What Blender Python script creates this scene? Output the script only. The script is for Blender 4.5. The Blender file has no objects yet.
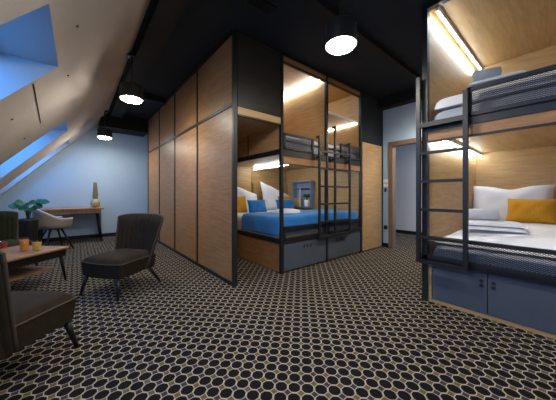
import bpy, math, random
from mathutils import Vector, Matrix
random.seed(7)
SC = bpy.context.scene
COL = SC.collection
PI = math.pi

# ------------------------------------------------------------------ materials
def mat(name, col, rough=0.6, metal=0.0, spec=0.4, sheen=0.0, noise=0.0, nscale=20.0, bump=0.0, bscale=60.0):
    m = bpy.data.materials.new(name); m.use_nodes = True
    nt = m.node_tree; b = nt.nodes['Principled BSDF']
    b.inputs['Base Color'].default_value = (*col, 1)
    b.inputs['Roughness'].default_value = rough
    b.inputs['Metallic'].default_value = metal
    b.inputs['Specular IOR Level'].default_value = spec
    if sheen:
        b.inputs['Sheen Weight'].default_value = sheen
        b.inputs['Sheen Roughness'].default_value = 0.4
    tc = nt.nodes.new('ShaderNodeTexCoord')
    if noise:
        n = nt.nodes.new('ShaderNodeTexNoise'); n.inputs['Scale'].default_value = nscale
        n.inputs['Detail'].default_value = 4
        nt.links.new(tc.outputs['Object'], n.inputs['Vector'])
        r = nt.nodes.new('ShaderNodeValToRGB')
        r.color_ramp.elements[0].position = 0.3; r.color_ramp.elements[1].position = 0.7
        r.color_ramp.elements[0].color = (*[c*(1-noise) for c in col], 1)
        r.color_ramp.elements[1].color = (*[min(1, c*(1+noise)) for c in col], 1)
        nt.links.new(n.outputs['Fac'], r.inputs['Fac']); nt.links.new(r.outputs['Color'], b.inputs['Base Color'])
    if bump:
        n2 = nt.nodes.new('ShaderNodeTexNoise'); n2.inputs['Scale'].default_value = bscale
        nt.links.new(tc.outputs['Object'], n2.inputs['Vector'])
        bp = nt.nodes.new('ShaderNodeBump'); bp.inputs['Strength'].default_value = bump; bp.inputs['Distance'].default_value = 0.01
        nt.links.new(n2.outputs['Fac'], bp.inputs['Height']); nt.links.new(bp.outputs['Normal'], b.inputs['Normal'])
    return m

def wood(name, c1, c2, scale=(1.5, 1.5, 16), rough=0.42, spec=0.4):
    m = bpy.data.materials.new(name); m.use_nodes = True
    nt = m.node_tree; b = nt.nodes['Principled BSDF']
    b.inputs['Roughness'].default_value = rough; b.inputs['Specular IOR Level'].default_value = spec
    tc = nt.nodes.new('ShaderNodeTexCoord'); mp = nt.nodes.new('ShaderNodeMapping')
    mp.inputs['Scale'].default_value = scale
    nt.links.new(tc.outputs['Object'], mp.inputs['Vector'])
    n = nt.nodes.new('ShaderNodeTexNoise'); n.inputs['Scale'].default_value = 2.2; n.inputs['Detail'].default_value = 7
    n.inputs['Roughness'].default_value = 0.62; n.inputs['Distortion'].default_value = 0.5
    nt.links.new(mp.outputs['Vector'], n.inputs['Vector'])
    r = nt.nodes.new('ShaderNodeValToRGB')
    r.color_ramp.elements[0].position = 0.33; r.color_ramp.elements[1].position = 0.68
    r.color_ramp.elements[0].color = (*c1, 1); r.color_ramp.elements[1].color = (*c2, 1)
    nt.links.new(n.outputs['Fac'], r.inputs['Fac']); nt.links.new(r.outputs['Color'], b.inputs['Base Color'])
    return m

def emit(name, col, s):
    m = bpy.data.materials.new(name); m.use_nodes = True
    b = m.node_tree.nodes['Principled BSDF']
    b.inputs['Base Color'].default_value = (*col, 1)
    b.inputs['Emission Color'].default_value = (*col, 1); b.inputs['Emission Strength'].default_value = s
    return m

def glass(name, tint=(1, 1, 1), gloss=0.06):
    m = bpy.data.materials.new(name); m.use_nodes = True
    nt = m.node_tree; nt.nodes.clear()
    o = nt.nodes.new('ShaderNodeOutputMaterial'); mx = nt.nodes.new('ShaderNodeMixShader')
    t = nt.nodes.new('ShaderNodeBsdfTransparent'); g = nt.nodes.new('ShaderNodeBsdfGlossy')
    t.inputs['Color'].default_value = (*tint, 1); g.inputs['Roughness'].default_value = 0.03
    mx.inputs['Fac'].default_value = gloss
    nt.links.new(t.outputs[0], mx.inputs[1]); nt.links.new(g.outputs[0], mx.inputs[2]); nt.links.new(mx.outputs[0], o.inputs['Surface'])
    return m

def carpet():
    m = bpy.data.materials.new('patterned_carpet'); m.use_nodes = True
    nt = m.node_tree; b = nt.nodes['Principled BSDF']
    b.inputs['Roughness'].default_value = 0.95; b.inputs['Specular IOR Level'].default_value = 0.1
    N = nt.nodes.new; L = nt.links.new
    def math_(op, a, bb=None, c=None):
        n = N('ShaderNodeMath'); n.operation = op
        for i, v in enumerate((a, bb, c)):
            if v is None: continue
            if isinstance(v, (int, float)): n.inputs[i].default_value = v
            else: L(v, n.inputs[i])
        return n.outputs[0]
    tc = N('ShaderNodeTexCoord'); sep = N('ShaderNodeSeparateXYZ'); L(tc.outputs['Object'], sep.inputs[0])
    k = 0.70711 / 0.0735
    a = math_('MULTIPLY', math_('ADD', sep.outputs[0], sep.outputs[1]), k)
    c = math_('MULTIPLY', math_('SUBTRACT', sep.outputs[0], sep.outputs[1]), k)
    ax = math_('ABSOLUTE', math_('SUBTRACT', math_('FRACT', a), 0.5))
    cx = math_('ABSOLUTE', math_('SUBTRACT', math_('FRACT', c), 0.5))
    octa = math_('MAXIMUM', math_('MAXIMUM', ax, cx), math_('MULTIPLY', math_('ADD', ax, cx), 0.69))
    rad = math_('SQRT', math_('ADD', math_('MULTIPLY', ax, ax), math_('MULTIPLY', cx, cx)))
    mm = math_('ADD', math_('MULTIPLY', octa, 0.82), math_('MULTIPLY', rad, 0.18))
    # which corner square
    ia = math_('FLOOR', math_('ADD', a, 0.5)); ic = math_('FLOOR', math_('ADD', c, 0.5))
    par = math_('MODULO', math_('ABSOLUTE', math_('ADD', ia, ic)), 2.0)
    mixsq = N('ShaderNodeMix'); mixsq.data_type = 'RGBA'
    mixsq.inputs['A'].default_value = (0.15, 0.12, 0.055, 1); mixsq.inputs['B'].default_value = (0.06, 0.045, 0.055, 1)
    L(par, mixsq.inputs['Factor'])
    ramp = N('ShaderNodeValToRGB'); ramp.color_ramp.interpolation = 'CONSTANT'
    L(mm, ramp.inputs['Fac'])
    e = ramp.color_ramp.elements
    e[0].position = 0; e[0].color = (0, 0, 0, 1); e[1].position = 0.437; e[1].color = (1, 1, 1, 1)
    x = e.new(0.50); x.color = (0.5, 0.5, 0.5, 1)
    isline = math_('GREATER_THAN', ramp.outputs['Color'], 0.75)
    issq = math_('COMPARE', ramp.outputs['Color'], 0.5, 0.1)
    ns = N('ShaderNodeTexNoise'); ns.inputs['Scale'].default_value = 260; L(tc.outputs['Object'], ns.inputs['Vector'])
    m1 = N('ShaderNodeMix'); m1.data_type = 'RGBA'; m1.inputs['A'].default_value = (0.011, 0.009, 0.010, 1)
    m1.inputs['B'].default_value = CARPET_LINE; L(isline, m1.inputs['Factor'])
    m2 = N('ShaderNodeMix'); m2.data_type = 'RGBA'; L(m1.outputs['Result'], m2.inputs['A']); L(mixsq.outputs['Result'], m2.inputs['B']); L(issq, m2.inputs['Factor'])
    m3 = N('ShaderNodeMix'); m3.data_type = 'RGBA'; m3.blend_type = 'MULTIPLY'; m3.inputs['Factor'].default_value = 0.5
    L(m2.outputs['Result'], m3.inputs['A']); L(ns.outputs['Color'], m3.inputs['B'])
    m2 = m3
    L(m2.outputs['Result'], b.inputs['Base Color'])
    bp = N('ShaderNodeBump'); bp.inputs['Strength'].default_value = 0.4; bp.inputs['Distance'].default_value = 0.004
    L(ns.outputs['Fac'], bp.inputs['Height']); L(bp.outputs['Normal'], b.inputs['Normal'])
    return m
CARPET_LINE = (0.52, 0.45, 0.34, 1)

M = dict(
    carpet=carpet(),
    plaster=mat('warm_plaster', (0.58, 0.53, 0.48), 0.9, noise=0.05, nscale=3, bump=0.1, bscale=40),
    white=mat('pale_blue_grey_wall_paint', (0.40, 0.54, 0.67), 0.85, noise=0.02, nscale=4),
    corridorwhite=mat('off_white_wall_paint', (0.66, 0.62, 0.56), 0.85, noise=0.02, nscale=4),
    lining=mat('white_lining', (0.46, 0.48, 0.50), 0.7),
    navy=mat('black_ceiling_paint', (0.010, 0.015, 0.024), 0.8, noise=0.2, nscale=3),
    blackbeam=mat('black_beam_paint', (0.006, 0.006, 0.007), 0.7),
    metal=mat('black_powder_coat', (0.013, 0.013, 0.014), 0.45, spec=0.5, noise=0.1, nscale=40),
    darkpanel=wood('dark_stained_panel', (0.018, 0.016, 0.014), (0.032, 0.027, 0.022), rough=0.5),
    oak=wood('oak_panel', (0.29, 0.140, 0.050), (0.43, 0.225, 0.090)),
    oakin=wood('led_tinted_oak_lining', (0.40, 0.245, 0.100), (0.55, 0.36, 0.165)),  # paler, yellower oak set: LED glow mixed into these three colours
    oakflat=wood('led_tinted_oak_flat', (0.38, 0.235, 0.095), (0.51, 0.335, 0.155), scale=(12, 1.2, 1.2)),
    oakflat2=wood('led_tinted_oak_across', (0.38, 0.235, 0.095), (0.51, 0.335, 0.155), scale=(1.2, 10, 1.2)),
    walnut=wood('table_wood', (0.26, 0.14, 0.06), (0.42, 0.25, 0.12), scale=(8, 1, 1)),
    grey=mat('grey_laminate', (0.080, 0.095, 0.120), 0.45, spec=0.5, noise=0.06, nscale=5),
    linen=mat('white_linen', (0.80, 0.82, 0.86), 0.85, sheen=0.2, bump=0.35, bscale=14),
    mattress=mat('grey_mattress_fabric', (0.42, 0.45, 0.50), 0.9, bump=0.1, bscale=200),
    blue=mat('blue_woven_fabric', (0.015, 0.18, 0.52), 0.85, sheen=0.3, noise=0.15, nscale=60, bump=0.3, bscale=30),
    mustard=mat('mustard_fabric', (0.62, 0.29, 0.012), 0.85, sheen=0.3, noise=0.1, nscale=80, bump=0.2, bscale=90),
    towel=mat('white_terry', (0.66, 0.68, 0.72), 0.95, sheen=0.4, bump=0.5, bscale=160),
    towelgrey=mat('grey_terry', (0.50, 0.52, 0.56), 0.95, sheen=0.4, bump=0.5, bscale=160),
    velvet=mat('brown_velvet', (0.026, 0.018, 0.011), 0.85, spec=0.15, sheen=0.02, noise=0.15, nscale=15),
    velvetgreen=mat('olive_velvet', (0.022, 0.024, 0.006), 0.8, spec=0.15, sheen=0.03, noise=0.15, nscale=15),
    piping=mat('brown_piping', (0.06, 0.042, 0.028), 0.7),
    blackwood=mat('black_lacquered_wood', (0.010, 0.009, 0.009), 0.4),
    shell=mat('beige_moulded_shell', (0.40, 0.35, 0.31), 0.35, spec=0.5),
    tan=mat('tan_upholstery', (0.28, 0.20, 0.15), 0.9, noise=0.1, nscale=60),
    gold=mat('antique_beige_glaze', (0.42, 0.34, 0.20), 0.5, metal=0.2, noise=0.25, nscale=30),
    leaf=mat('green_leaf', (0.030, 0.115, 0.035), 0.4, spec=0.5, noise=0.3, nscale=9),
    stem=mat('green_stem', (0.06, 0.10, 0.03), 0.6),
    darkpot=mat('dark_ceramic', (0.02, 0.018, 0.018), 0.4),
    whitepot=mat('white_ceramic', (0.8, 0.8, 0.8), 0.3),
    soil=mat('potting_soil', (0.02, 0.014, 0.01), 0.95),
    slate=mat('slate_blue_paint', (0.24, 0.30, 0.42), 0.6),
    plate=mat('white_plastic', (0.86, 0.87, 0.88), 0.4),
    dark=mat('dark_plastic', (0.02, 0.022, 0.026), 0.4),
    trimwood=wood('brown_door_frame', (0.17, 0.105, 0.06), (0.25, 0.155, 0.09), scale=(8, 8, 1)),
    amber=mat('amber_drink', (0.85, 0.30, 0.03), 0.2), red=mat('red_drink', (0.45, 0.02, 0.02), 0.2),
    yellowdrink=mat('yellow_drink', (0.85, 0.50, 0.06), 0.2),
    glass=glass('clear_glass', (0.97, 0.98, 1), 0.08),
    pane=glass('window_glass', (0.95, 0.97, 1), 0.04),
    lamp=emit('lamp_diffuser', (1.0, 0.93, 0.84), 48.0),
    led=emit('cool_led', (0.82, 0.92, 1.0), 16.0),
    brown_dot=mat('brown_screw', (0.08, 0.035, 0.02), 0.6),
)

# ------------------------------------------------------------------ mesh builder
class MB:
    def __init__(s): s.v = []; s.f = []
    def add(s, vs, fs):
        o = len(s.v); s.v += [tuple(p) for p in vs]; s.f += [tuple(i+o for i in f) for f in fs]; return s
    def box(s, x0, x1, y0, y1, z0, z1):
        x0, x1 = min(x0, x1), max(x0, x1); y0, y1 = min(y0, y1), max(y0, y1); z0, z1 = min(z0, z1), max(z0, z1)
        return s.add([(x0,y0,z0),(x1,y0,z0),(x1,y1,z0),(x0,y1,z0),(x0,y0,z1),(x1,y0,z1),(x1,y1,z1),(x0,y1,z1)],
              [(0,3,2,1),(4,5,6,7),(0,1,5,4),(1,2,6,5),(2,3,7,6),(3,0,4,7)])
    def cyl(s, p, q, r1, r2=None, n=14):
        r2 = r1 if r2 is None else r2
        p, q = Vector(p), Vector(q); d = (q-p).normalized()
        a = d.orthogonal().normalized(); b = d.cross(a)
        vs = []
        for c, r in ((p, r1), (q, r2)):
            for i in range(n):
                t = 2*PI*i/n; vs.append(c + a*math.cos(t)*r + b*math.sin(t)*r)
        fs = [(i, (i+1) % n, n+(i+1) % n, n+i) for i in range(n)] + [tuple(range(n-1, -1, -1)), tuple(range(n, 2*n))]
        return s.add(vs, fs)
    def bar(s, p, q, w, h, up=(0, 0, 1)):
        p, q = Vector(p), Vector(q); d = (q-p).normalized(); u = Vector(up)
        a = d.cross(u).normalized(); b = a.cross(d).normalized()
        vs = [c + a*i*w/2 + b*j*h/2 for c in (p, q) for i, j in ((-1,-1),(1,-1),(1,1),(-1,1))]
        return s.add(vs, [(0,1,5,4),(1,2,6,5),(2,3,7,6),(3,0,4,7),(3,2,1,0),(4,5,6,7)])
    def lathe(s, prof, c=(0, 0, 0), n=24, caps=True):
        vs = []; fs = []
        for r, z in prof:
            for i in range(n):
                t = 2*PI*i/n; vs.append((c[0]+r*math.cos(t), c[1]+r*math.sin(t), c[2]+z))
        for k in range(len(prof)-1):
            for i in range(n):
                j = (i+1) % n; fs.append((k*n+i, k*n+j, (k+1)*n+j, (k+1)*n+i))
        if caps:
            fs.append(tuple(range(n-1, -1, -1))); m = (len(prof)-1)*n; fs.append(tuple(range(m, m+n)))
        return s.add(vs, fs)
    def grid(s, fn, nu, nv, flip=False):
        vs = [fn(i/nu, j/nv) for j in range(nv+1) for i in range(nu+1)]
        fs = []
        for j in range(nv):
            for i in range(nu):
                a = j*(nu+1)+i; q = (a, a+1, a+nu+2, a+nu+1)
                fs.append(q[::-1] if flip else q)
        return s.add(vs, fs)
    def tube(s, pts, r, n=8):
        pts = [Vector(p) for p in pts]; vs = []; fs = []
        for k, p in enumerate(pts):
            d = (pts[min(k+1, len(pts)-1)] - pts[max(k-1, 0)]).normalized()
            a = d.orthogonal().normalized() if k == 0 else (a - d*a.dot(d)).normalized()
            b = d.cross(a)
            for i in range(n):
                t = 2*PI*i/n; vs.append(p + a*math.cos(t)*r + b*math.sin(t)*r)
        for k in range(len(pts)-1):
            for i in range(n):
                j = (i+1) % n; fs.append((k*n+i, k*n+j, (k+1)*n+j, (k+1)*n+i))
        fs += [tuple(range(n-1, -1, -1)), tuple(range((len(pts)-1)*n, len(pts)*n))]
        return s.add(vs, fs)
    def build(s, name, m, parent=None, smooth=False, bevel=0, seg=2, solid=0, sub=0, origin=None):
        if origin is None and parent is not None: origin = parent.get('_o', (0, 0, 0))
        if origin is None: origin = (0, 0, 0)
        me = bpy.data.meshes.new(name)
        me.from_pydata([(x-origin[0], y-origin[1], z-origin[2]) for x, y, z in s.v], [], s.f); me.update()
        me.materials.append(M[m] if isinstance(m, str) else m)
        if smooth:
            for p in me.polygons: p.use_smooth = True
        o = bpy.data.objects.new(name, me); COL.objects.link(o)
        if parent is not None: o.parent = parent; o['_o'] = (0, 0, 0) if origin is None else tuple(origin)
        else: o.location = origin
        if solid:
            k = o.modifiers.new('Solidify', 'SOLIDIFY'); k.thickness = solid; k.offset = 0
        if bevel:
            k = o.modifiers.new('Bevel', 'BEVEL'); k.width = bevel; k.segments = seg; k.limit_method = 'ANGLE'
        if sub:
            k = o.modifiers.new('Subdivision', 'SUBSURF'); k.levels = sub; k.render_levels = sub
        return o

def box(*a): return MB().box(*a)
def tag(o, label, cat, group=None):
    o['label'] = label; o['category'] = cat
    if group: o['group'] = group
    return o
def struct(o): o['kind'] = 'structure'; return o
def thing(name, label, cat, loc=(0, 0, 0), rz=0, group=None, local=False):
    o = bpy.data.objects.new(name, None); COL.objects.link(o); o.empty_display_size = 0.1
    o.location = loc; o.rotation_euler = (0, 0, rz)
    o['_o'] = (0, 0, 0) if local else tuple(loc)
    return tag(o, label, cat, group)
def dup(root, loc, rz=0, label=None):
    r = root.copy(); COL.objects.link(r); r.location = loc; r.rotation_euler = (0, 0, rz)
    if label: r['label'] = label
    for ch in list(root.children):
        c = ch.copy(); COL.objects.link(c); c.parent = r
        for g in list(ch.children):
            d = g.copy(); COL.objects.link(d); d.parent = c
    return r

# ------------------------------------------------------------------ camera
HC = 1.08
FP = 243.0
th = math.atan(201/FP)
cam = bpy.data.cameras.new('Camera'); co = bpy.data.objects.new('Camera', cam); COL.objects.link(co)
co.location = (0, 0, HC); co.rotation_euler = (PI/2, 0, -th)
cam.sensor_width = 36; cam.lens = FP*36/556; cam.shift_y = -6/556; cam.clip_start = 0.05
SC.camera = co

# ------------------------------------------------------------------ room shell
ZC = 3.0; YB = 7.55; YN = -2.3; XS = 0.56; SL = 1.108; XK = -1.8; XD = 4.87; ZT = 2.235; ZB = 1.0
def sx(z): return XS + (z-ZC)/SL
struct(box(XK-0.1, 7.0, YN-0.1, YB+0.1, -0.08, 0).build('floor', 'carpet'))
struct(box(XS, 7.0, YN-0.1, YB+0.1, ZC, ZC+0.1).build('ceiling', 'navy'))
ZK = ZC + SL*(XK-XS)
wins = [(-1.95, -1.05), (0.02, 0.92), (2.02, 2.97), (5.02, 5.86), (6.78, 7.36)]  # first two are unseen skylights added to bring in more daylight
bandz = [ZC, ZT, ZB, ZK]
m = MB()
ys = [YN-0.1] + [y for w in wins for y in w] + [YB+0.1]
for k in range(3):
    z1, z0 = bandz[k], bandz[k+1]
    for i in range(len(ys)-1):
        if k == 1 and i % 2 == 1: continue
        a, b = ys[i], ys[i+1]
        m.add([(sx(z1), a, z1), (sx(z1), b, z1), (sx(z0), b, z0), (sx(z0), a, z0)], [(0, 1, 2, 3)])
struct(m.build('wall_left', 'plaster'))
struct(box(XK-0.1, XK, YN-0.1, YB+0.1, 0, ZK+0.02).build('wall_knee', 'white'))
def wallpoly(y0, y1):
    pr = [(XK, 0), (XD+0.1, 0), (XD+0.1, ZC), (XS, ZC), (XK, ZK)]
    n = len(pr)
    return MB().add([(x, y0, z) for x, z in pr] + [(x, y1, z) for x, z in pr],
        [tuple(range(n)), tuple(range(2*n-1, n-1, -1))] + [(i, n+i, n+(i+1) % n, (i+1) % n) for i in range(n)])
struct(wallpoly(YB, YB+0.1).build('wall_back', 'white'))
struct(wallpoly(YN-0.1, YN).build('wall_near', 'white'))
struct(box(XK, 1.4, YB-0.018, YB, 0, 0.085).build('baseboard_back', 'blackwood'))
# skylights
DEP = 0.448; DX = DEP/SL
for i, (a, b) in enumerate(wins):
    xt, xb = sx(ZT), sx(ZB)
    m = MB()
    m.add([(xt, a, ZT), (xt, b, ZT), (xt-DX, b, ZT), (xt-DX, a, ZT)], [(0, 1, 2, 3)])
    m.add([(xb, a, ZB), (xb, b, ZB), (xb, b, ZB+DEP), (xb, a, ZB+DEP)], [(0, 1, 2, 3)])
    for y in (a, b):
        m.add([(xt, y, ZT), (xt-DX, y, ZT), (xb, y, ZB+DEP), (xb, y, ZB)], [(0, 1, 2, 3)])
    w = struct(m.build('window_%d' % (i+1), 'lining'))
    P = Vector((xt-DX, 0, ZT)); Q = Vector((xb, 0, ZB+DEP)); nrm = Vector((-0.742, 0, 0.670))
    f = MB()
    for y in (a+0.03, b-0.03):
        f.bar((P.x, y, P.z), (Q.x, y, Q.z), 0.06, 0.05, nrm)
    for R in (P.lerp(Q, 0.03), P.lerp(Q, 0.97)):
        f.bar((R.x, a, R.z), (R.x, b, R.z), 0.06, 0.05, nrm)
    f.build('window_frame', 'blackwood', w, origin=(0, 0, 0))
    MB().add([(P.x, a, P.z), (P.x, b, P.z), (Q.x, b, Q.z), (Q.x, a, Q.z)], [(0, 1, 2, 3)]).build('glass_pane', 'pane', w, origin=(0, 0, 0))
# inner wall beside the bunks, door wall, corridor
struct(box(4.07, XD+0.1, 2.50, 2.60, 0, ZC).build('wall_inner', 'navy'))
struct(box(XD-0.012, XD+0.1, 2.485, 2.499, 0, ZC).build('trim_1', 'blackbeam'))
DY1, DY0, DZ = 2.30, 1.40, 2.06
m = MB().box(XD, XD+0.1, DY1, 2.50, 0, ZC).box(XD, XD+0.1, DY0, DY1, DZ, ZC).box(XD, XD+0.1, YN, DY0, 0, ZC)
struct(m.build('wall_right', 'white'))
d = struct(MB().box(XD-0.02, XD+0.13, DY1-0.02, DY1+0.065, 0, DZ+0.065).box(XD-0.02, XD+0.13, DY0-0.065, DY0+0.02, 0, DZ+0.065)
    .box(XD-0.02, XD+0.13, DY0, DY1, DZ-0.02, DZ+0.065).build('door_1', 'trimwood', bevel=0.004))
struct(box(6.9, 7.0, YN, YB, 0, ZC).build('wall_corridor', 'corridorwhite'))
struct(box(6.88, 6.9, YN, 5.0, 0, 0.09).build('baseboard_corridor', 'blackwood'))
struct(box(XD+0.1, 6.9, 5.0, 5.1, 0, ZC).build('wall_corridor_end', 'white'))
struct(box(XD-0.015, XD, DY1+0.066, 2.485, 0, 0.08).build('baseboard_right', 'blackwood'))
# black beams of the ceiling
struct(box(0.60, 0.82, YN, YB-0.7, 2.90, ZC).build('trim_2', 'blackbeam'))
struct(box(0.9, XD, 1.56, 1.66, 2.93, ZC).build('trim_3', 'blackbeam'))
struct(box(4.68, XD, YN, 2.485, 2.80, ZC).build('trim_4', 'blackbeam'))
struct(box(0.42, 1.42, 6.95, YB, 2.66, ZC).build('trim_5', 'blackbeam'))
struct(box(0.9, 1.38, 5.2, 5.3, 2.90, ZC).build('trim_6', 'blackbeam'))
# marks on the slope
def onslope(y, z, off=0.006): return (sx(z)+off*0.742, y, z-off*0.670)
for i, (y, z, lab) in enumerate(((2.44, 2.38, 'small dark screw head high on the slope near the big skylight'),
        (3.30, 2.30, 'small dark screw head on the slope just past the big skylight'),
        (3.55, 1.825, 'upper brown screw head on the slope at the left edge of the photo'),
        (4.50, 1.80, 'brown screw head on the slope just above the second skylight'))):
    p = Vector(onslope(y, z, 0.0)); q = Vector(onslope(y, z, 0.008))
    tag(MB().cyl(p, q, 0.012, 0.009, 12).build('screw_head', 'brown_dot', smooth=False), lab, 'screw', 'screw heads on the slope')
CY0, CZ0, CY1, CZ1 = 3.02, 2.05, 4.30, 1.985
tag(MB().tube([onslope(CY0+(CY1-CY0)*t, CZ0+(CZ1-CZ0)*t, 0.003) for t in [k/10 for k in range(11)]], 0.004).build('cord', 'brown_dot', smooth=True),
    'thin dark cord lying against the sloping plaster past the big skylight', 'cord')

# ------------------------------------------------------------------ drum lamps
def drum(loc, label):
    t = thing('ceiling_lamp', label, 'lamp', loc, 0, 'black drum ceiling lamps', local=True)
    MB().lathe([(0.122, 0.012), (0.135, 0.0), (0.137, 0.004), (0.137, 0.17), (0.125, 0.185), (0.02, 0.19)], n=32).build('lamp_shade', 'metal', t, smooth=False)
    MB().lathe([(0.100, -0.020), (0.114, -0.016), (0.119, -0.006), (0.119, 0.006)], n=32).build('diffuser', 'lamp', t)
    h = ZC - loc[2]
    MB().cyl((0, 0, 0.18), (0, 0, h-0.02), 0.012).build('rod', 'metal', t)
    MB().lathe([(0.06, h-0.03), (0.06, h)], n=20).build('ceiling_rose', 'metal', t)
    return t
L0 = drum((1.81, 1.31, 2.40), 'large black drum lamp in front of the double bunk, nearest to the camera')
dup(L0, (0.57, 3.80, 2.36), 0, 'black drum lamp beside the slope, middle one in the row')
dup(L0, (0.47, 6.55, 2.32), 0, 'small looking black drum lamp before the back wall, farthest one')
dup(L0, (0.55, 1.10, 2.40), 0, 'added unseen drum lamp above the camera beside the sloping ceiling')  # unseen lamp added overhead to brighten the room
dup(L0, (1.81, -1.0, 2.40), 0, 'added unseen drum lamp behind the camera toward the near wall')  # added behind the view for extra room light
dup(L0, (4.30, 1.36, 2.40), 0, 'added drum lamp brightening the white door wall, hidden behind the right bunk')  # added out of sight to brighten the door wall and oak panel
dup(L0, (5.7, 1.6, 2.40), 0, 'added unseen drum lamp lighting the corridor beyond the door')  # unseen addition that lights the corridor

# small grille in the ceiling
t = thing('ceiling_vent', 'slim black slatted vent in the dark ceiling above the double bunk', 'vent', (1.40, 2.0, ZC))
box(1.22, 1.58, 1.93, 2.07, ZC-0.012, ZC).build('vent_frame', 'blackbeam', t)
for k in range(4):
    box(1.24, 1.56, 1.95+k*0.03, 1.962+k*0.03, ZC-0.02, ZC-0.010).build('slat', 'metal', t)

# ------------------------------------------------------------------ panelled partition
XP = 1.397; YF = 2.487; PB = 6.92
t = thing('panel_partition', 'tall oak panelled partition in a black frame, left side of the double bunk', 'partition', (XP+0.03, 4.7, 0))
yd = [YF+0.035 + (PB-YF-0.035)*k/4 for k in range(5)]
for k in range(4):
    box(XP+0.012, XP+0.05, yd[k]+0.018, yd[k+1]-0.018, 0.045, 2.115).build('panel', 'oak', t)
    box(XP+0.012, XP+0.05, yd[k]+0.018, yd[k+1]-0.018, 2.155, 2.955).build('panel', 'oak', t)
for k in range(5):
    box(XP, XP+0.055, yd[k]-0.018, yd[k]+0.018, 0, 2.99).build('post', 'metal', t)
for z0, z1 in ((0, 0.045), (2.115, 2.155), (2.955, 2.995)):
    for k in range(4):
        box(XP, XP+0.055, yd[k]+0.018, yd[k+1]-0.018, z0, z1).build('rail', 'metal', t)

# ------------------------------------------------------------------ mesh guard
def meshgrid(p0, p1, z0, z1, cell=0.026, w=0.0034):
    """expanded metal between two upright edges p0,p1 (xy) - diagonal strands"""
    a = Vector((p0[0], p0[1], 0)); b = Vector((p1[0], p1[1], 0)); Lh = (b-a).length; d = (b-a)/Lh; H = z1-z0
    n = Vector((-d.y, d.x, 0)); m = MB()
    asp = 0.62
    def P(x, z): return a + d*x + Vector((0, 0, z0+z))
    for sgn in (1, -1):
        k = -int(H/asp/cell)-1
        while k*cell < Lh+H/asp:
            xs = k*cell
            # line x = xs + sgn*z/asp
            if sgn == 1: pts = (xs, 0), (xs+H/asp, H)
            else: pts = (xs+H/asp, 0), (xs, H)
            (xa, za), (xb, zb) = pts
            # clip to 0..Lh
            def clip(xa, za, xb, zb):
                t0, t1 = 0.0, 1.0; dx = xb-xa
                for lo, hi in ((0, Lh),):
                    ta, tb = (lo-xa)/dx, (hi-xa)/dx
                    if ta > tb: ta, tb = tb, ta
                    t0, t1 = max(t0, ta), min(t1, tb)
                return (t0, t1) if t1 > t0+1e-3 else None
            c = clip(xa, za, xb, zb)
            if c:
                q0 = P(xa+(xb-xa)*c[0], za+(zb-za)*c[0]); q1 = P(xa+(xb-xa)*c[1], za+(zb-za)*c[1])
                m.bar(q0, q1, 0.003, w, n.cross(q1-q0))
            k += 1
    return m

def guard(parent, p0, p1, z0, z1, r=0.03):
    g = MB()
    d = (Vector((p1[0], p1[1], 0))-Vector((p0[0], p0[1], 0))).normalized()
    up = (0, 0, 1)
    for z in (z0+r/2, z1-r/2): g.bar((p0[0], p0[1], z), (p1[0], p1[1], z), r, r, up)
    for p in (p0, p1): g.bar((p[0]+(d.x*r/2 if p == p0 else -d.x*r/2), p[1]+(d.y*r/2 if p == p0 else -d.y*r/2), z0), (p[0]+(d.x*r/2 if p == p0 else -d.x*r/2), p[1]+(d.y*r/2 if p == p0 else -d.y*r/2), z1), r, r, (1, 0, 0) if abs(d.x) > 0.5 else (0, 1, 0))
    o = g.build('guard_frame', 'metal', parent)
    ms = meshgrid(p0, p1, z0+r, z1-r).build('wire_mesh', 'metal', o, origin=parent['_o'])
    return o

# ------------------------------------------------------------------ double bunk (left)
XL = 2.127; XM = 3.07; XR = 4.05; YH = 4.55
t = thing('bunk_bed', 'oak and black double bunk cubicle with blue throw, behind the oak partition', 'bunk bed', (3.09, 3.5, 0))
B = lambda n, m, *a, **k: box(*a).build(n, m, t, **k)
pw = 0.04
for x in (XL, XM, XR):
    B('post', 'metal', x-pw/2, x+pw/2, YF-0.01, YF+0.035, 0, 2.985)
# header over top opening
B('header_rail', 'metal', XL+pw/2, XR-pw/2, YF, YF+0.035, 2.955, 2.985)
B('header_board', 'oak', XL+pw/2, XM-pw/2, YF+0.004, YF+0.03, 2.885, 2.955)
B('header_board', 'oak', XM+pw/2, XR-pw/2, YF+0.004, YF+0.03, 2.885, 2.955)
B('header_rail', 'metal', XL+pw/2, XR-pw/2, YF, YF+0.035, 2.865, 2.885)
# dark infill above the aisle and aisle header
B('dark_panel', 'darkpanel', XP+0.056, XL-pw/2, YF+0.004, YF+0.03, 2.13, 2.985)
B('aisle_rail', 'metal', XP+0.056, XL-pw/2, YF, YF+0.035, 2.105, 2.13)
B('aisle_board', 'oakin', XP+0.056, XL-pw/2, YF+0.004, YF+0.03, 2.02, 2.105)
B('aisle_rail', 'metal', XP+0.056, XL-pw/2, YF, YF+0.035, 2.0, 2.02)
B('aisle_ceiling', 'oakflat', 1.47, XL-0.02, YF+0.04, YH, 2.03, 2.05)
B('aisle_back_panel', 'oakin', 1.47, XL-0.02, YH, YH+0.03, 0, 2.05)
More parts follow.
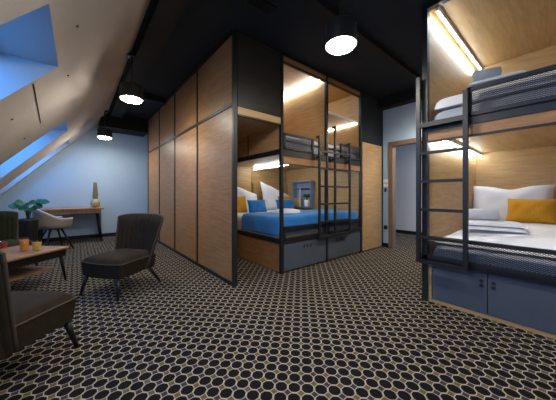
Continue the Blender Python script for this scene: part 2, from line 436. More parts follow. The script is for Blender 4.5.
# middle slab
B('slab_beam', 'metal', XL+pw/2, XM-pw/2, YF, YF+0.035, 1.59, 1.69)
B('slab_beam', 'metal', XM+pw/2, XR-pw/2, YF, YF+0.035, 1.59, 1.69)
B('slab_board', 'oak', XL+pw/2, XM-pw/2, YF+0.004, YF+0.03, 1.50, 1.59)
B('slab_board', 'oak', XM+pw/2, XR-pw/2, YF+0.004, YF+0.03, 1.50, 1.59)
B('slab_edge', 'metal', XL+pw/2, XM-pw/2, YF, YF+0.035, 1.485, 1.50)
B('slab_edge', 'metal', XM+pw/2, XR-pw/2, YF, YF+0.035, 1.485, 1.50)
B('bunk_platform', 'oakflat', XL+0.02, XR-0.02, YF+0.036, YH, 1.665, 1.69, )
B('side_rail', 'metal', XL-0.02, XL+0.02, YF+0.036, YH, 1.62, 1.69)
# side panel of upper bunk with upright seam
B('side_panel', 'oakin', XL-0.01, XL+0.02, YF+0.036, 3.30, 1.69, 2.03)
B('side_panel', 'oakin', XL-0.01, XL+0.02, 3.32, YH, 1.69, 2.03)
B('side_panel_upper', 'oakin', XL-0.01, XL+0.02, YF+0.036, YH, 2.05, 2.97)
B('panel_seam', 'metal', XL-0.014, XL+0.02, 3.30, 3.32, 1.69, 2.03)
# ceilings, head wall, partition, right side
B('upper_ceiling', 'oakflat2', XL+0.02, XR-0.02, YF+0.036, YH, 2.96, 2.98)
B('upper_divider', 'oakin', XM-0.015, XM+0.015, YF+0.036, YH, 1.69, 2.96)
B('upper_head_panel', 'oakin', XL+0.02, XM-0.015, YH, YH+0.03, 1.69, 2.98)
B('upper_head_panel', 'oakin', XM+0.015, XR-0.02, YH, YH+0.03, 1.69, 2.98)
B('lower_head_panel', 'oakin', XL, XM-0.075, YH, YH+0.03, 0, 1.665)
B('lower_head_panel', 'oakin', XM-0.065, XR-0.02, YH, YH+0.03, 0, 1.665)
B('headboard', 'oakin', XM-0.06, XR-0.02, YH-0.06, YH, 0.45, 1.31)
B('end_panel', 'oakin', XR-0.02, XR+0.02, YF+0.036, YH, 0, 2.98)
# LED strips
B('led_strip', 'led', XM-0.075, XM-0.061, YF+0.10, YH-0.03, 2.910, 2.924)
B('led_strip', 'led', XM-0.06, XM-0.046, YF+0.10, YH-0.08, 1.615, 1.629)
B('led_strip', 'led', XM+0.061, XM+0.075, YF+0.3, YH-0.3, 2.910, 2.924)
# base
B('bed_base', 'oak', XL-0.008, XR-0.022, YF+0.02, YH-0.005, 0.012, 0.405, )
B('base_rail', 'metal', XL+pw/2, XM-pw/2, YF-0.012, YF+0.02, 0.405, 0.445)
B('base_rail', 'metal', XM+pw/2, XR-pw/2, YF-0.012, YF+0.02, 0.405, 0.445)
B('base_rail', 'metal', XL-0.025, XL+0.02, YF+0.036, YH, 0.405, 0.465)
for x0, x1, hx in ((XL+0.035, XM-0.03, (2.55, 2.62, 2.69)), (XM+0.03, XR-0.03, (3.33, 3.40, 3.47))):
    dr = box(x0, x1, YF-0.002, YF+0.018, 0.03, 0.395).build('drawer', 'grey', t)
    for x in hx:
        MB().box(x-0.011, x+0.011, YF-0.006, YF-0.001, 0.295, 0.345).build('finger_hole', 'dark', dr, origin=t['_o'])
# guards
guard(t, (XL+0.02, YF-0.005), (2.74, YF-0.005), 1.69, 1.91)
guard(t, (3.42, YF-0.005), (XR-0.02, YF-0.005), 1.69, 1.93)
guard(t, (XL+0.02, YF-0.005), (XM-0.02, YF-0.005), 0.445, 0.635)
guard(t, (XM+0.02, YF-0.005), (XR-0.02, YF-0.005), 0.445, 0.635)
# wide ladder with three stiles
lad = box(2.80, 3.62, YF-0.07, YF-0.03, 0.40, 0.44).build('ladder', 'metal', t)
for x, z in ((2.82, 1.96), (3.20, 2.17), (3.60, 1.95)):
    box(x-0.014, x+0.014, YF-0.075, YF-0.045, 0.40, z).build('stile', 'metal', lad, origin=t['_o'])
    for zz in (z-0.03, 1.62):
        box(x-0.012, x+0.012, YF-0.05, YF-0.005, zz, zz+0.03).build('bracket', 'metal', lad, origin=t['_o'])
for z in (0.655, 0.925, 1.195, 1.465, 1.735):
    box(2.834, 3.186, YF-0.072, YF-0.048, z-0.013, z+0.013).build('rung', 'metal', lad, origin=t['_o'])
    box(3.214, 3.586, YF-0.072, YF-0.048, z-0.013, z+0.013).build('rung', 'metal', lad, origin=t['_o'])

# oak panel right of the double bunk
t = thing('wall_panel', 'narrow upright oak panel between the double bunk and the white door wall', 'panel', (4.46, YF, 0))
box(4.09, 4.80, YF-0.008, YF+0.012, 0.02, 2.05).build('board', 'oakin', t)
box(4.09, 4.80, YF-0.010, YF+0.012, 0.0, 0.02).build('plinth', 'metal', t)

# ------------------------------------------------------------------ single bunk (right)
XF = 2.743; YE = 0.97; YR = -0.62; XB = 4.66
t = thing('bunk_bed', 'oak and black bunk with white bedding and grey drawers at the right edge', 'bunk bed', (3.7, 0.2, 0))
B = lambda n, m, *a, **k: box(*a).build(n, m, t, **k)
B('post', 'metal', XF-0.03, XF+0.03, YE-0.045, YE+0.005, 0, 2.985)
B('post', 'metal', XF-0.03, XF+0.03, YR, YR+0.05, 0, 2.985)
B('header_rail', 'metal', XF-0.03, XF+0.03, YR+0.05, YE-0.045, 2.945, 2.985)
B('end_panel', 'oakin', XF+0.03, XB, YE-0.045, YE-0.005, 0.40, 2.985)
B('end_panel', 'oakin', XF+0.03, XB, YR, YR+0.04, 0.40, 2.985)
B('back_panel', 'oakin', XB, XB+0.04, YR, YE-0.005, 0.40, 1.70)
B('back_panel', 'oakin', XB, XB+0.04, YR, YE-0.005, 1.72, 2.985)
B('upper_ceiling', 'oakflat2', XF+0.03, XB, YR+0.04, YE-0.045, 2.965, 2.985)
B('bunk_platform', 'oakflat2', XF+0.03, XB, YR+0.04, YE-0.045, 1.69, 1.75)
B('slab_beam', 'metal', XF-0.03, XF+0.03, YR+0.05, YE-0.045, 1.705, 1.775)
B('slab_board', 'oak', XF-0.02, XF+0.028, YR+0.05, YE-0.045, 1.615, 1.705)
B('slab_edge', 'metal', XF-0.022, XF+0.028, YR+0.05, YE-0.045, 1.60, 1.615)
B('led_strip', 'led', XF+0.07, XB-0.03, YE-0.116, YE-0.102, 2.905, 2.919)
B('led_strip', 'led', XF+0.07, XB-0.03, YE-0.116, YE-0.102, 1.635, 1.649)
B('led_channel', 'plate', XF+0.04, XB-0.01, YE-0.122, YE-0.096, 2.920, 2.965)
B('led_channel', 'plate', XF+0.04, XB-0.01, YE-0.122, YE-0.096, 1.650, 1.69)
# base
B('bed_base', 'oak', XF+0.012, XB+0.04, YR, YE-0.046, 0.0, 0.40)
B('base_trim', 'oakin', XF-0.006, XF+0.012, YR+0.05, YE-0.046, 0.0, 0.03)
B('base_trim', 'oakin', XF-0.006, XF+0.012, YE-0.075, YE-0.046, 0.03, 0.395)
B('base_rail', 'metal', XF-0.035, XF+0.03, YR+0.05, YE-0.045, 0.40, 0.44)
yd = [YE-0.08, 0.465, -0.04, YR+0.055]
for k in range(3):
    dr = box(XF-0.008, XF+0.012, yd[k+1]+0.004, yd[k]-0.004, 0.034, 0.392).build('drawer', 'grey', t)
    hy = (0.505, 0.425, -0.08)[k]
    hd = MB()
    hd.cyl((XF-0.012, hy, 0.318), (XF-0.006, hy, 0.318), 0.015, n=16).cyl((XF-0.012, hy, 0.278), (XF-0.006, hy, 0.278), 0.017, n=16)
    hd.build('finger_hole', 'dark', dr, origin=t['_o'])
# guards
XG = XF-0.035
guard(t, (XG, 0.60), (XG, YR+0.03), 1.775, 2.03, 0.032)
guard(t, (XG, YE-0.02), (XG, YR+0.03), 0.44, 0.665, 0.032)
# ladder
XLd = 2.655
lad = box(XLd-0.015, XLd+0.015, 0.59, 0.975, 0.395, 0.425).build('ladder', 'metal', t)
for y, z0, z1 in ((0.985, 0.395, 2.25), (0.60, 0.395, 2.0)):
    box(XLd-0.018, XLd+0.018, y-0.018, y+0.018, z0, z1).build('stile', 'metal', lad, origin=t['_o'])
    for zz in (z1-0.05, 0.42):
        box(XLd, XF-0.03, y-0.012, y+0.012, zz, zz+0.028).build('bracket', 'metal', lad, origin=t['_o'])
for z in (0.65, 0.925, 1.205, 1.485):
    MB().box(XLd-0.013, XLd+0.013, 0.618, 0.967, z-0.014, z+0.014).build('rung', 'metal', lad, origin=t['_o'])
box(XLd-0.015, XLd+0.015, 0.618, 0.967, 1.74, 1.785).build('rung', 'metal', lad, origin=t['_o'])

# ------------------------------------------------------------------ bedding
def wob(x, y, a, s=1.0, ph=0.0):
    return a*(math.sin(5.1*s*x+1.3*y*s+ph)+0.6*math.sin(7.7*s*y-2.9*s*x+1.1+ph)+0.4*math.sin(13.3*s*(x+y)+ph*2))/2
def slab(x0, x1, y0, y1, z0, z1, amp=0.012, pw=10, ph=0.0, dome=0.0, s=1.0, nu=48, nv=48):
    """soft bedding slab with rounded shoulders"""
    m = MB()
    def fn(a, b):
        u, v = 2*a-1, 2*b-1
        u = math.copysign(abs(u)**0.75, u); v = math.copysign(abs(v)**0.75, v)
        e = max(0.0, (1-abs(u)**pw))**0.5*max(0.0, (1-abs(v)**pw))**0.5
        x = (x0+x1)/2+u*(x1-x0)/2; y = (y0+y1)/2+v*(y1-y0)/2
        return (x, y, z0+(z1-z0)*e+e*(wob(x, y, amp, s, ph)+dome*(1-u*u)*(1-v*v)))
    m.grid(fn, nu, nv)
    m.add([(x0, y0, z0), (x1, y0, z0), (x1, y1, z0), (x0, y1, z0)], [(3, 2, 1, 0)])
    return m
def cushion(w, h, tk, slump=0.0, pinch=0.07, ph=0.0, n=20, crease=0.0):
    """upright cushion: local x = width, z = height from 0, y = thickness"""
    m = MB()
    for sg in (1, -1):
        def fn(a, b):
            u, v = 2*a-1, 2*b-1
            x = w/2*u*(1-pinch*(1-v*v)); hh = h*(1-slump*(u+1)/2)
            z = hh/2*(1+v*(1-pinch*(1-u*u)))
            f = max(0, 1-u**4)**0.55*max(0, 1-v**4)**0.55
            f2 = f*(1+0.10*math.sin(4*u+3*v+ph)+0.06*math.sin(9*u-5*v+ph*2))
            return (x, -sg*(tk/2*f2+0.002), z - crease*math.exp(-(u/0.35)**2)*max(0, v))
        m.grid(fn, n, n, flip=(sg == -1))
    return m
def place(m, loc, rz=0, lean=0, roll=0):
    T = Matrix.Translation(loc) @ Matrix.Rotation(rz, 4, 'Z') @ Matrix.Rotation(lean, 4, 'X') @ Matrix.Rotation(roll, 4, 'Y')
    m.v = [tuple(T @ Vector(p)) for p in m.v]; return m

def soft(o, cut=None):
    return o
# --- right lower bunk
tag(slab(XF+0.02, XB-0.005, YR+0.05, YE-0.055, 0.402, 0.59, 0.0, 24).build('mattress', 'mattress', smooth=True),
    'thick mattress on the lower berth of the right bunk', 'mattress')
tag(slab(XF+0.06, XB-0.01, YR+0.06, YE-0.07, 0.591, 0.665, 0.014, 8, 0.4, 0.085).build('duvet', 'linen', smooth=True),
    'white duvet spread over the lower berth of the right bunk', 'duvet')
tag(place(cushion(0.80, 0.52, 0.20, 0.0, 0.05, 0.5, crease=0.05), (4.36, 0.53, 0.70), -PI/2, -0.30).build('pillow', 'linen', smooth=True),
    'large white pillow against the back of the lower berth in the right bunk', 'pillow', 'white pillows')
tag(place(cushion(0.42, 0.30, 0.13, 0.0, 0.05, 1.5), (4.05, 0.31, 0.74), -PI/2-0.05, -0.35).build('cushion', 'mustard', smooth=True),
    'mustard cushion leaning on the white pillow in the right bunk', 'cushion', 'mustard cushions')
def folded(x0, x1, y0, y1, z, n, lab, m='towel', h=0.028, rz=0.0):
    t = thing('towel', lab, 'towel', ((x0+x1)/2, (y0+y1)/2, z), rz)
    t['_o'] = ((x0+x1)/2, (y0+y1)/2, z)
    for k in range(n):
        e = 0.006*k
        slab(x0+e, x1-e, y0+e, y1-e, z+k*h, z+(k+1)*h-0.002, 0.003, 6, k, nu=16, nv=16).build('fold', m, t, smooth=True)
    return t
folded(3.08, 3.38, 0.27, 0.74, 0.728, 2, 'folded white towel lying on the duvet of the right lower berth', rz=0.15, h=0.042)
def roll(p, q, r, lab, m):
    mb = MB(); p, q = Vector(p), Vector(q); d = (q-p).normalized(); a = Vector((0, 0, 1)); b = d.cross(a).normalized()
    turns = 3.2; N = 60; pts = []
    for i in range(N+1):
        t = i/N; an = t*turns*2*PI; rr = r*(0.18+0.82*t)
        pts.append((math.cos(an)*rr, math.sin(an)*rr))
    vs = [p+b*x+a*y for x, y in pts]+[q+b*x+a*y for x, y in pts]
    mb.add(vs, [(i, i+1, N+2+i, N+1+i) for i in range(N)])
    return tag(mb.build('rolled_towel', m, smooth=True, solid=0.010), lab, 'towel', 'rolled towels')
roll((3.20, 0.72, 0.868), (3.27, 0.47, 0.868), 0.056, 'rolled white and grey towel on the folded towel in the lower berth', 'towel')
# --- right upper bunk
tag(slab(XF+0.04, XB-0.005, YR+0.05, YE-0.055, 1.776, 1.935, 0.0, 24).build('mattress', 'mattress', smooth=True),
    'grey mattress on the upper berth of the right bunk', 'mattress')
tag(slab(XF+0.05, XB-0.01, YR+0.06, YE-0.065, 1.936, 2.055, 0.008, 26, 1.4, 0.07).build('duvet', 'linen', smooth=True),
    'white duvet on the upper berth of the right bunk', 'duvet')
folded(3.04, 3.34, 0.26, 0.70, 2.128, 2, 'folded white towel on the upper berth of the right bunk', h=0.042, rz=0.1)
roll((3.12, 0.64, 2.272), (3.22, 0.46, 2.272), 0.060, 'rolled grey towel on the folded one in the upper berth', 'towelgrey')
# --- left lower double
tag(slab(XL+0.0, XR-0.03, YF+0.045, YH-0.07, 0.47, 0.645, 0.0, 30).build('mattress', 'linen', smooth=True),
    'wide white mattress on the lower berth of the double bunk', 'mattress')
tag(slab(XL-0.008, XR-0.025, YF+0.055, YH-0.08, 0.646, 0.725, 0.010, 16, 0.9).build('duvet', 'linen', smooth=True),
    'white duvet under the blue throw on the double bed', 'duvet')
def throw():
    m = MB(); y0, y1 = YF+0.06, 3.42
    path = [(XL-0.045, 0.50), (XL-0.042, 0.56), (XL-0.04, 0.64), (XL-0.035, 0.70), (XL-0.015, 0.735), (XL+0.03, 0.752)]
    path += [(XL+0.03+(XR-0.10-XL)*k/20, 0.752) for k in range(1, 21)]
    n = len(path)-1
    def fn(a, b):
        i = min(int(a*n), n-1); f = a*n-i
        x = path[i][0]*(1-f)+path[i+1][0]*f; z = path[i][1]*(1-f)+path[i+1][1]*f
        y = y0+(y1-y0)*max(0.0, b-0.2)/0.8
        if b < 0.2:
            q = b/0.2
            z = min(z, (0.54+0.17*q/0.7) if q < 0.7 else 0.71+0.042*math.sin((q-0.7)/0.3*PI/2))
            y = YF+0.034+(0.006 if q < 0.7 else 0.02*(q-0.7)/0.3)+0.004*math.sin(x*17)
        w = wob(x, y, 0.012, 1.0, 0.9)*0.8
        if i < 5: x += 0.008*math.sin(y*18)*(1-i/6); w *= 0.2; y += 0.01*math.sin(x*9)
        if b > 0.9: y += 0.03*math.sin(x*4.0)*(b-0.9)*10
        return (x, y, z+w*min(1, max(0.15, b*3))+0.006)
    m.grid(fn, n*2, 45)
    return m
tag(throw().build('throw_blanket', 'blue', smooth=True, solid=0.014), 'blue throw draped across the foot of the double bed', 'blanket')
def towelslump(x0, x1, y0, y1, z, lab):
    tag(slab(x0, x1, y0, y1, z, z+0.06, 0.008, 5, 1.7, nu=18, nv=18).build('towel', 'towel', smooth=True), lab, 'towel')
towelslump(2.55, 2.95, 2.95, 3.25, 0.765, 'white folded towel lying on the blue throw on the double bed')
tag(place(cushion(0.74, 0.64, 0.20, 0.44, 0.03, 0.2), (2.60, 4.22, 0.715), 0.0, -0.22).build('pillow', 'linen', smooth=True),
    'white slumped pillow at the aisle side of the double bed', 'pillow', 'white pillows')
tag(place(cushion(0.78, 0.66, 0.20, 0.50, 0.03, 1.2), (3.48, 4.20, 0.715), 0.0, -0.22).build('pillow', 'linen', smooth=True),
    'white slumped pillow at the far side of the double bed below the shelf niche', 'pillow', 'white pillows')
tag(place(cushion(0.40, 0.32, 0.11, 0, 0.05, 0.7), (2.36, 4.02, 0.725), 0.0, -0.25).build('cushion', 'mustard', smooth=True),
    'mustard cushion at the aisle end of the double bed, partly behind the partition', 'cushion', 'mustard cushions')
tag(place(cushion(0.40, 0.32, 0.11, 0, 0.05, 2.2), (3.55, 3.99, 0.725), 0.0, -0.25).build('cushion', 'mustard', smooth=True),
    'mustard cushion showing above a blue cushion at the far side of the double bed', 'cushion', 'mustard cushions')
tag(place(cushion(0.44, 0.25, 0.11, 0, 0.05, 0.1), (2.70, 3.86, 0.725), 0.05, -0.28).build('cushion', 'blue', smooth=True),
    'blue cushion in front of the aisle side pillow on the double bed', 'cushion', 'blue cushions')
tag(place(cushion(0.46, 0.25, 0.11, 0, 0.05, 1.1), (3.38, 3.82, 0.725), -0.04, -0.28).build('cushion', 'blue', smooth=True),
    'blue cushion in front of a mustard one at the far side of the double bed', 'cushion', 'blue cushions')
# --- left upper
for x0, x1, lab in ((XL+0.03, XM-0.03, 'near left'), (XM+0.03, XR-0.03, 'right')):
    side = 'in the left berth of the double bunk top' if x0 < 2.5 else 'in the right berth of the double bunk top'
    tag(slab(x0, x1, YF+0.05, YH-0.01, 1.692, 1.84, 0.0, 24).build('mattress', 'mattress', smooth=True), 'grey mattress '+side, 'mattress')
    tag(slab(x0+0.01, x1-0.01, YF+0.055, YH-0.02, 1.841, 1.945, 0.010, 10, x0, 0.04).build('duvet', 'linen', smooth=True), 'white duvet '+side, 'duvet')

# shelf niche on the end wall inside the double bunk
X1 = XR-0.02
t = thing('wall_shelf', 'small slate blue open shelf on the end wall inside the double bunk', 'shelf', (X1-0.06, 3.88, 0.78))
box(X1-0.012, X1, 3.62, 4.16, 0.78, 1.36).build('back_board', 'slate', t)
box(X1-0.14, X1-0.012, 3.62, 4.16, 0.78, 0.80).build('shelf_board', 'slate', t)
box(X1-0.14, X1-0.012, 3.62, 4.16, 1.22, 1.24).build('shelf_board', 'slate', t)
box(X1-0.14, X1-0.012, 3.62, 4.16, 1.35, 1.37).build('shelf_board', 'slate', t)
box(X1-0.14, X1-0.012, 3.60, 3.62, 0.78, 1.37).build('side_board', 'slate', t)
box(X1-0.14, X1-0.012, 4.16, 4.18, 0.78, 1.37).build('side_board', 'slate', t)
box(X1-0.14, X1-0.125, 3.92, 3.935, 0.80, 1.22).build('divider', 'plate', t)
t = thing('storage_box', 'beige box standing on the slate blue shelf inside the double bunk', 'box', (X1-0.075, 4.04, 0.80))
box(X1-0.128, X1-0.02, 3.945, 4.14, 0.80, 0.96).build('box_body', 'gold', t, bevel=0.006)
box(X1-0.130, X1-0.018, 3.943, 4.142, 0.96, 0.985).build('lid', 'oakin', t, bevel=0.004)
def leafmesh(m, base, d, L, W, droop=0.3, up=Vector((0, 0, 1))):
    d = Vector(d).normalized(); s = d.cross(up).normalized(); n = s.cross(d)
    def fn(a, b):
        w = W*math.sin(PI*min(1, a*0.96+0.02))**0.7*(2*b-1)
        return Vector(base)+d*(L*a)+s*w+n*(-droop*L*a*a+abs(2*b-1)*W*0.18)
    m.grid(fn, 7, 4)
def plant(root, base, z0, n, L, W, h, rnd):
    st = MB(); lf = []
    for k in range(n):
        an = k*2.4+rnd.random()*0.4; tilt = 0.1+0.6*rnd.random(); hh = h*(0.5+0.5*rnd.random())
        c, s = math.cos(an), math.sin(an)
        tip = Vector((base[0]+c*hh*tilt*0.7, base[1]+s*hh*tilt*0.7, z0+hh))
        st.tube([(base[0]+c*0.01, base[1]+s*0.01, z0-0.02), (base[0]+c*hh*tilt*0.25, base[1]+s*hh*tilt*0.25, z0+hh*0.6), tip], 0.004, 6)
        lm = MB(); leafmesh(lm, tip, (c, s, 0.75-0.7*rnd.random()), L*(0.8+0.4*rnd.random()), W*(0.8+0.4*rnd.random()), 0.35, Vector((0.8*rnd.random()-0.4, -0.75, 0.65)))
        lf.append(lm)
    st.build('stem', 'stem', root, smooth=True)
    for lm in lf: lm.build('leaf', 'leaf', root, smooth=True, solid=0.002)
rnd = random.Random(3)
t = thing('potted_plant', 'tiny green plant in a white pot on the slate blue shelf', 'plant', (X1-0.08, 3.76, 0.80))
MB().lathe([(0.045, 0.80), (0.058, 0.82), (0.062, 0.95), (0.055, 0.95), (0.052, 0.94)], (X1-0.08, 3.76, 0), 20).build('pot', 'whitepot', t, smooth=True)
plant(t, (X1-0.09, 3.76), 0.945, 9, 0.07, 0.03, 0.13, rnd)
# shelf with white lit edge inside upper right berth
t = thing('wall_shelf', 'oak shelf with white lit edges inside the right top berth of the double bunk', 'shelf', (3.55, 3.1, 2.40))
box(XM+0.02, X1, 2.545, 3.7, 2.405, 2.425).build('shelf_board', 'oakflat2', t)
box(XM+0.02, X1, 2.53, 2.545, 2.40, 2.43).build('white_edge', 'plate', t)
box(X1-0.014, X1-0.004, 2.56, 3.7, 2.385, 2.395).build('led_strip', 'led', t)

# ------------------------------------------------------------------ switches and sockets on the white wall
k = 0
for z, ys_, m_ in ((1.345, (2.452, 2.40), 'plate'), (1.255, (2.452, 2.40), 'plate'), (1.16, (2.43,), 'dark')):
    for y in ys_:
        lab = {0: 'upper left white switch', 1: 'upper right white switch', 2: 'lower left white switch', 3: 'lower right white switch', 4: 'dark switch under the four white ones'}[k]
        s = thing('light_switch', lab+' on the white wall beside the door', 'switch', (XD, y, z-0.035), 0, 'wall switches')
        box(XD-0.010, XD, y-0.022, y+0.022, z-0.036, z+0.036).build('plate', m_, s, bevel=0.003)
        box(XD-0.014, XD-0.010, y-0.013, y+0.013, z-0.022, z+0.022).build('rocker', 'plate' if m_ == 'plate' else 'dark', s)
        k += 1
s = thing('wall_socket', 'dark power socket low on the white wall beside the door', 'socket', (XD, 2.43, 0.36))
box(XD-0.012, XD, 2.39, 2.465, 0.36, 0.44).build('plate', 'dark', s, bevel=0.003)
MB().cyl((XD-0.016, 2.428, 0.40), (XD-0.011, 2.428, 0.40), 0.022, n=18).build('socket_well', 'blackbeam', s)

# ------------------------------------------------------------------ slipper chairs
def slipper(label, loc, rz, fab='velvet'):
    t = thing('slipper_chair', label, 'chair', loc, rz, 'slipper chairs round the coffee table', local=True)
    # front faces -y
    def outline(a):
        return a
    seat = MB()
    def top(a, b):
        u, v = 2*a-1, 2*b-1
        hw = 0.258-0.012*v
        e = (1-abs(u)**8)**0.5*(1-abs(v)**8)**0.5
        yy = -0.265+0.50*b - 0.035*(1-u*u)*(1-b)
        return (hw*u, yy, 0.355+0.055*e+0.015*(1-u*u)*(1-v*v))
    seat.grid(top, 24, 24)
    seat.build('seat_cushion', fab, t, smooth=True)
    fr = MB()
    def rim(a, b):
        per = a*4; k = int(per) % 4; f = per-int(per) if a < 1 else 0.0
        u, v = ((-1+2*f, -1), (1, -1+2*f), (1-2*f, 1), (-1, 1-2*f))[k]
        hw = (0.258-0.012*v)*(1-0.06*(1-b))
        yy = -0.265+0.25*(v+1)-0.035*(1-u*u)*(1-(v+1)/2)
        return (hw*u, yy*(1-0.03*(1-b)), 0.21+0.147*b)
    fr.grid(rim, 80, 4)
    fr.add([(-0.24, -0.25, 0.212), (0.24, -0.25, 0.212), (0.23, 0.22, 0.212), (-0.23, 0.22, 0.212)], [(3, 2, 1, 0)])
    fr.build('seat_frame', fab, t, smooth=True)
    MB().tube([rim(k/80, 1.0) for k in range(81)], 0.006, 6).build('seat_piping', 'piping', t, smooth=True)
    # back: curved fan
    def backpt(a, b, off):
        s = 2*a-1
        hw = 0.240+0.100*b
        ang = s*1.02
        x = hw*math.sin(ang)/math.sin(1.02)
        wrap = (1-math.cos(ang))/(1-math.cos(1.02))
        y = 0.225+0.13*b-0.13*wrap*(1-0.15*b)
        z = 0.22+0.60*b-0.03*abs(s)**4*b
        nx, ny = math.sin(ang)*0.75, math.cos(ang)
        l = math.hypot(nx, ny)
        edge = (1-abs(s)**10)**0.5*(1-max(0, (b-0.9)/0.1)**2*0.75 if b > 0.9 else 1)
        return Vector((x+off*edge*nx/l, y+off*edge*ny/l, z))
    inner = MB()
    def finn(a, b):
        s = 2*a-1
        fl = abs(math.sin(a*11*PI))**0.6
        return backpt(a, b, -0.028-0.016*fl*min(1, b*4))
    inner.grid(finn, 110, 14)
    inner.build('channelled_back', fab, t, smooth=True)
    outer = MB()
    outer.grid(lambda a, b: backpt(a, b, 0.028), 40, 14, flip=True)
    def cap(a, b): return backpt(a, 1.0, -0.028+0.056*b)
    outer.grid(cap, 40, 2)
    outer.build('outer_back', fab, t, smooth=True)
    pp = [backpt(0, k/12, 0) for k in range(13)] + [backpt(k/40, 1.0, -0.012) for k in range(1, 41)] + [backpt(1, 1-k/12, 0) for k in range(1, 13)]
    MB().tube(pp, 0.011, 8).build('back_piping', 'piping', t, smooth=True)
    for x, y, fx, fy in ((-0.21, -0.24, -0.255, -0.285), (0.21, -0.24, 0.255, -0.285), (-0.18, 0.18, -0.245, 0.30), (0.18, 0.18, 0.245, 0.30)):
        MB().cyl((x, y, 0.225), (fx, fy, 0.0), 0.024, 0.012).build('leg', 'blackwood', t, smooth=True)
    return t
def face(dx, dy): return math.atan2(dx, -dy)   # rotation taking -y to (dx,dy)
S1 = slipper('brown channel back slipper chair standing alone before the oak partition', (0.405, 3.285, 0), face(-0.82, -0.57))
dup(S1, (-0.38, 2.18, 0), face(0.65, 0.76), 'dark slipper chair cut by the left edge in the foreground')
slipper('olive green slipper chair behind the coffee table at the left edge', (-0.82, 5.05, 0), face(0.62, -0.78), 'velvetgreen')

# ------------------------------------------------------------------ coffee table
t = thing('coffee_table', 'low wooden coffee table with dark apron between the slipper chairs', 'table', (-0.57, 4.05, 0), PI/4, local=True)
MB().box(-0.35, 0.35, -0.35, 0.35, 0.395, 0.42).build('table_top', 'walnut', t, bevel=0.006)
m = MB()
for s in (-1, 1):
    m.box(-0.32, 0.32, s*0.32-0.012, s*0.32+0.012, 0.31, 0.395); m.box(s*0.32-0.012, s*0.32+0.012, -0.308, 0.308, 0.31, 0.395)
m.build('apron', 'blackwood', t)
MB().box(-0.26, 0.26, -0.26, 0.26, 0.165, 0.185).build('shelf', 'walnut', t, bevel=0.004)
for a in (-1, 1):
    for b in (-1, 1):
        MB().cyl((a*0.285, b*0.285, 0.385), (a*0.325, b*0.325, 0), 0.022, 0.013).build('leg', 'blackwood', t, smooth=True)
def tumbler(x, y, h, r, liq, lab):
    g = thing('drinking_glass', lab, 'glass', (x, y, 0.42), 0, 'drinks on the coffee table', local=True)
    MB().lathe([(r*0.80, 0.001), (r*0.85, 0.004), (r, h), (r*0.93, h), (r*0.78, 0.012)], n=20).build('tumbler', 'glass', g, smooth=True)
    MB().lathe([(r*0.76, 0.013), (r*0.90, h*0.82)], n=20).build('drink', liq, g, smooth=False)
tumbler(-0.47, 4.03, 0.16, 0.044, 'amber', 'taller glass of orange drink on the coffee table')
tumbler(-0.36, 3.97, 0.115, 0.046, 'yellowdrink', 'short glass of yellow drink on the coffee table, nearest the corner')
tumbler(-0.68, 4.36, 0.09, 0.036, 'red', 'small glass of red drink at the back of the coffee table')

# ------------------------------------------------------------------ plant behind the olive chair
rnd = random.Random(11)
px, py = -0.64, 5.90
t = thing('potted_plant', 'broad leaved green plant in a dark pot behind the olive chair', 'plant', (px, py, 0))
MB().lathe([(0.10, 0.0), (0.11, 0.01), (0.13, 0.62), (0.135, 0.66), (0.115, 0.66), (0.11, 0.62)], (px, py, 0), 24).build('pot', 'darkpot', t, smooth=True)
MB().lathe([(0.11, 0.61), (0.11, 0.63)], (px, py, 0), 24).build('soil', 'soil', t)
plant(t, (px, py), 0.64, 16, 0.13, 0.060, 0.30, rnd)

# ------------------------------------------------------------------ desk, desk chair, ornament
t = thing('desk', 'slim wooden desk with splayed black legs against the back wall', 'desk', (-0.08, 7.14, 0))
box(-0.66, 0.48, 6.80, 7.50, 0.735, 0.765).build('desk_top', 'walnut', t, bevel=0.006)
box(-0.60, 0.42, 6.84, 7.46, 0.645, 0.735).build('apron', 'walnut', t)
MB().box(-0.05, 0.36, 6.826, 6.84, 0.655, 0.728).build('drawer', 'walnut', t, bevel=0.003)
for a, xa in ((-0.55, -0.62), (0.37, 0.44)):
    for b, yb in ((6.90, 6.86), (7.40, 7.45)):
        MB().cyl((a, b, 0.65), (xa, yb, 0), 0.026, 0.014).build('leg', 'blackwood', t, smooth=True)
t = thing('ornament', 'tall beige pineapple shaped ornament standing on the right end of the desk', 'ornament', (0.33, 7.10, 0.765))
MB().lathe([(0.05, 0), (0.075, 0.02), (0.092, 0.07), (0.088, 0.13), (0.06, 0.18), (0.035, 0.20)], (0.33, 7.10, 0.765), 24).build('body', 'gold', t, smooth=True)
lf = MB()
for lev in range(9):
    z = 0.765+0.18+lev*0.038; R = 0.060*(1-lev/10.5)
    for k in range(7):
        an = k*2*PI/7+lev*0.45
        c, s = math.cos(an), math.sin(an)
        lm = MB(); leafmesh(lm, (0.33+c*R*0.5, 7.10+s*R*0.5, z), (c*0.42, s*0.42, 1), 0.11, 0.020, -0.1)
        lf.add(lm.v, lm.f)
lf.cyl((0.33, 7.10, 0.94), (0.33, 7.10, 1.32), 0.032, 0.008)
lf.build('leaf_crown', 'gold', t, smooth=True)

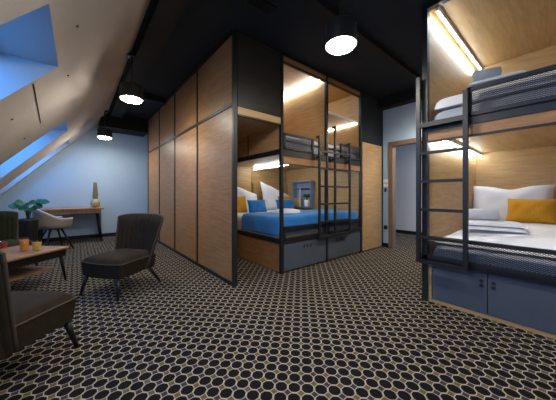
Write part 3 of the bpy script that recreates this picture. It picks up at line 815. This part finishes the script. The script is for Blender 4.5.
t = thing('shell_chair', 'beige shell armchair with pale rim and black legs at the desk', 'chair', (-0.34, 6.36, 0), face(0.85, 0.35), local=True)
def shellpt(a, b, off=0.0):
    # a: around from left arm to right arm, b: 0 seat centre .. 1 rim
    ang = (a*2-1)*2.35
    c, s = math.cos(ang), math.sin(ang)
    back = max(0, c)
    rimz = 0.62+0.20*max(0, c)**1.3
    R = 0.23+0.07*b
    r = R*(0.15+0.85*min(1, b*1.55))
    z = 0.44+(rimz-0.44)*max(0, (b-0.5)/0.5)**1.25
    return Vector((s*(r+off), c*(r+off)*0.95, z-off*0.6))
sh = MB(); sh.grid(lambda a, b: shellpt(a, b, 0.014), 48, 16)
sh.build('shell', 'shell', t, smooth=True, solid=0.010)
MB().tube([shellpt(k/48, 1.0, 0.008) for k in range(49)], 0.009, 8).build('rim', 'plate', t, smooth=True)
MB().grid(lambda a, b: shellpt(a, b*0.93, -0.004), 48, 16).build('upholstery', 'tan', t, smooth=True, solid=0.010)
MB().lathe([(0.12, 0.425), (0.20, 0.425), (0.215, 0.445), (0.20, 0.47), (0.05, 0.475)], n=28).build('seat_pad', 'tan', t, smooth=True)
MB().lathe([(0.09, 0.40), (0.09, 0.425)], n=20).build('seat_mount', 'blackwood', t)
for a in (-1, 1):
    for b in (-1, 1):
        MB().cyl((a*0.08, b*0.08, 0.415), (a*0.23, b*0.22, 0), 0.018, 0.011).build('leg', 'blackwood', t, smooth=True)

# ------------------------------------------------------------------ world
w = bpy.data.worlds.new('World'); SC.world = w; w.use_nodes = True
bg = w.node_tree.nodes['Background']; bg.inputs['Color'].default_value = (0.055, 0.34, 0.95, 1); bg.inputs['Strength'].default_value = 2.5

for o in list(bpy.data.objects):
    if '_o' in o: del o['_o']

SC.view_settings.view_transform = 'Standard'
SC.view_settings.look = 'None'
SC.view_settings.exposure = 1.7
SC.view_settings.gamma = 1.0
SC.view_settings.use_curve_mapping = False
SC.cycles.max_bounces = 10
SC.cycles.diffuse_bounces = 6
SC.cycles.transparent_max_bounces = 24
SC.cycles.use_denoising = True
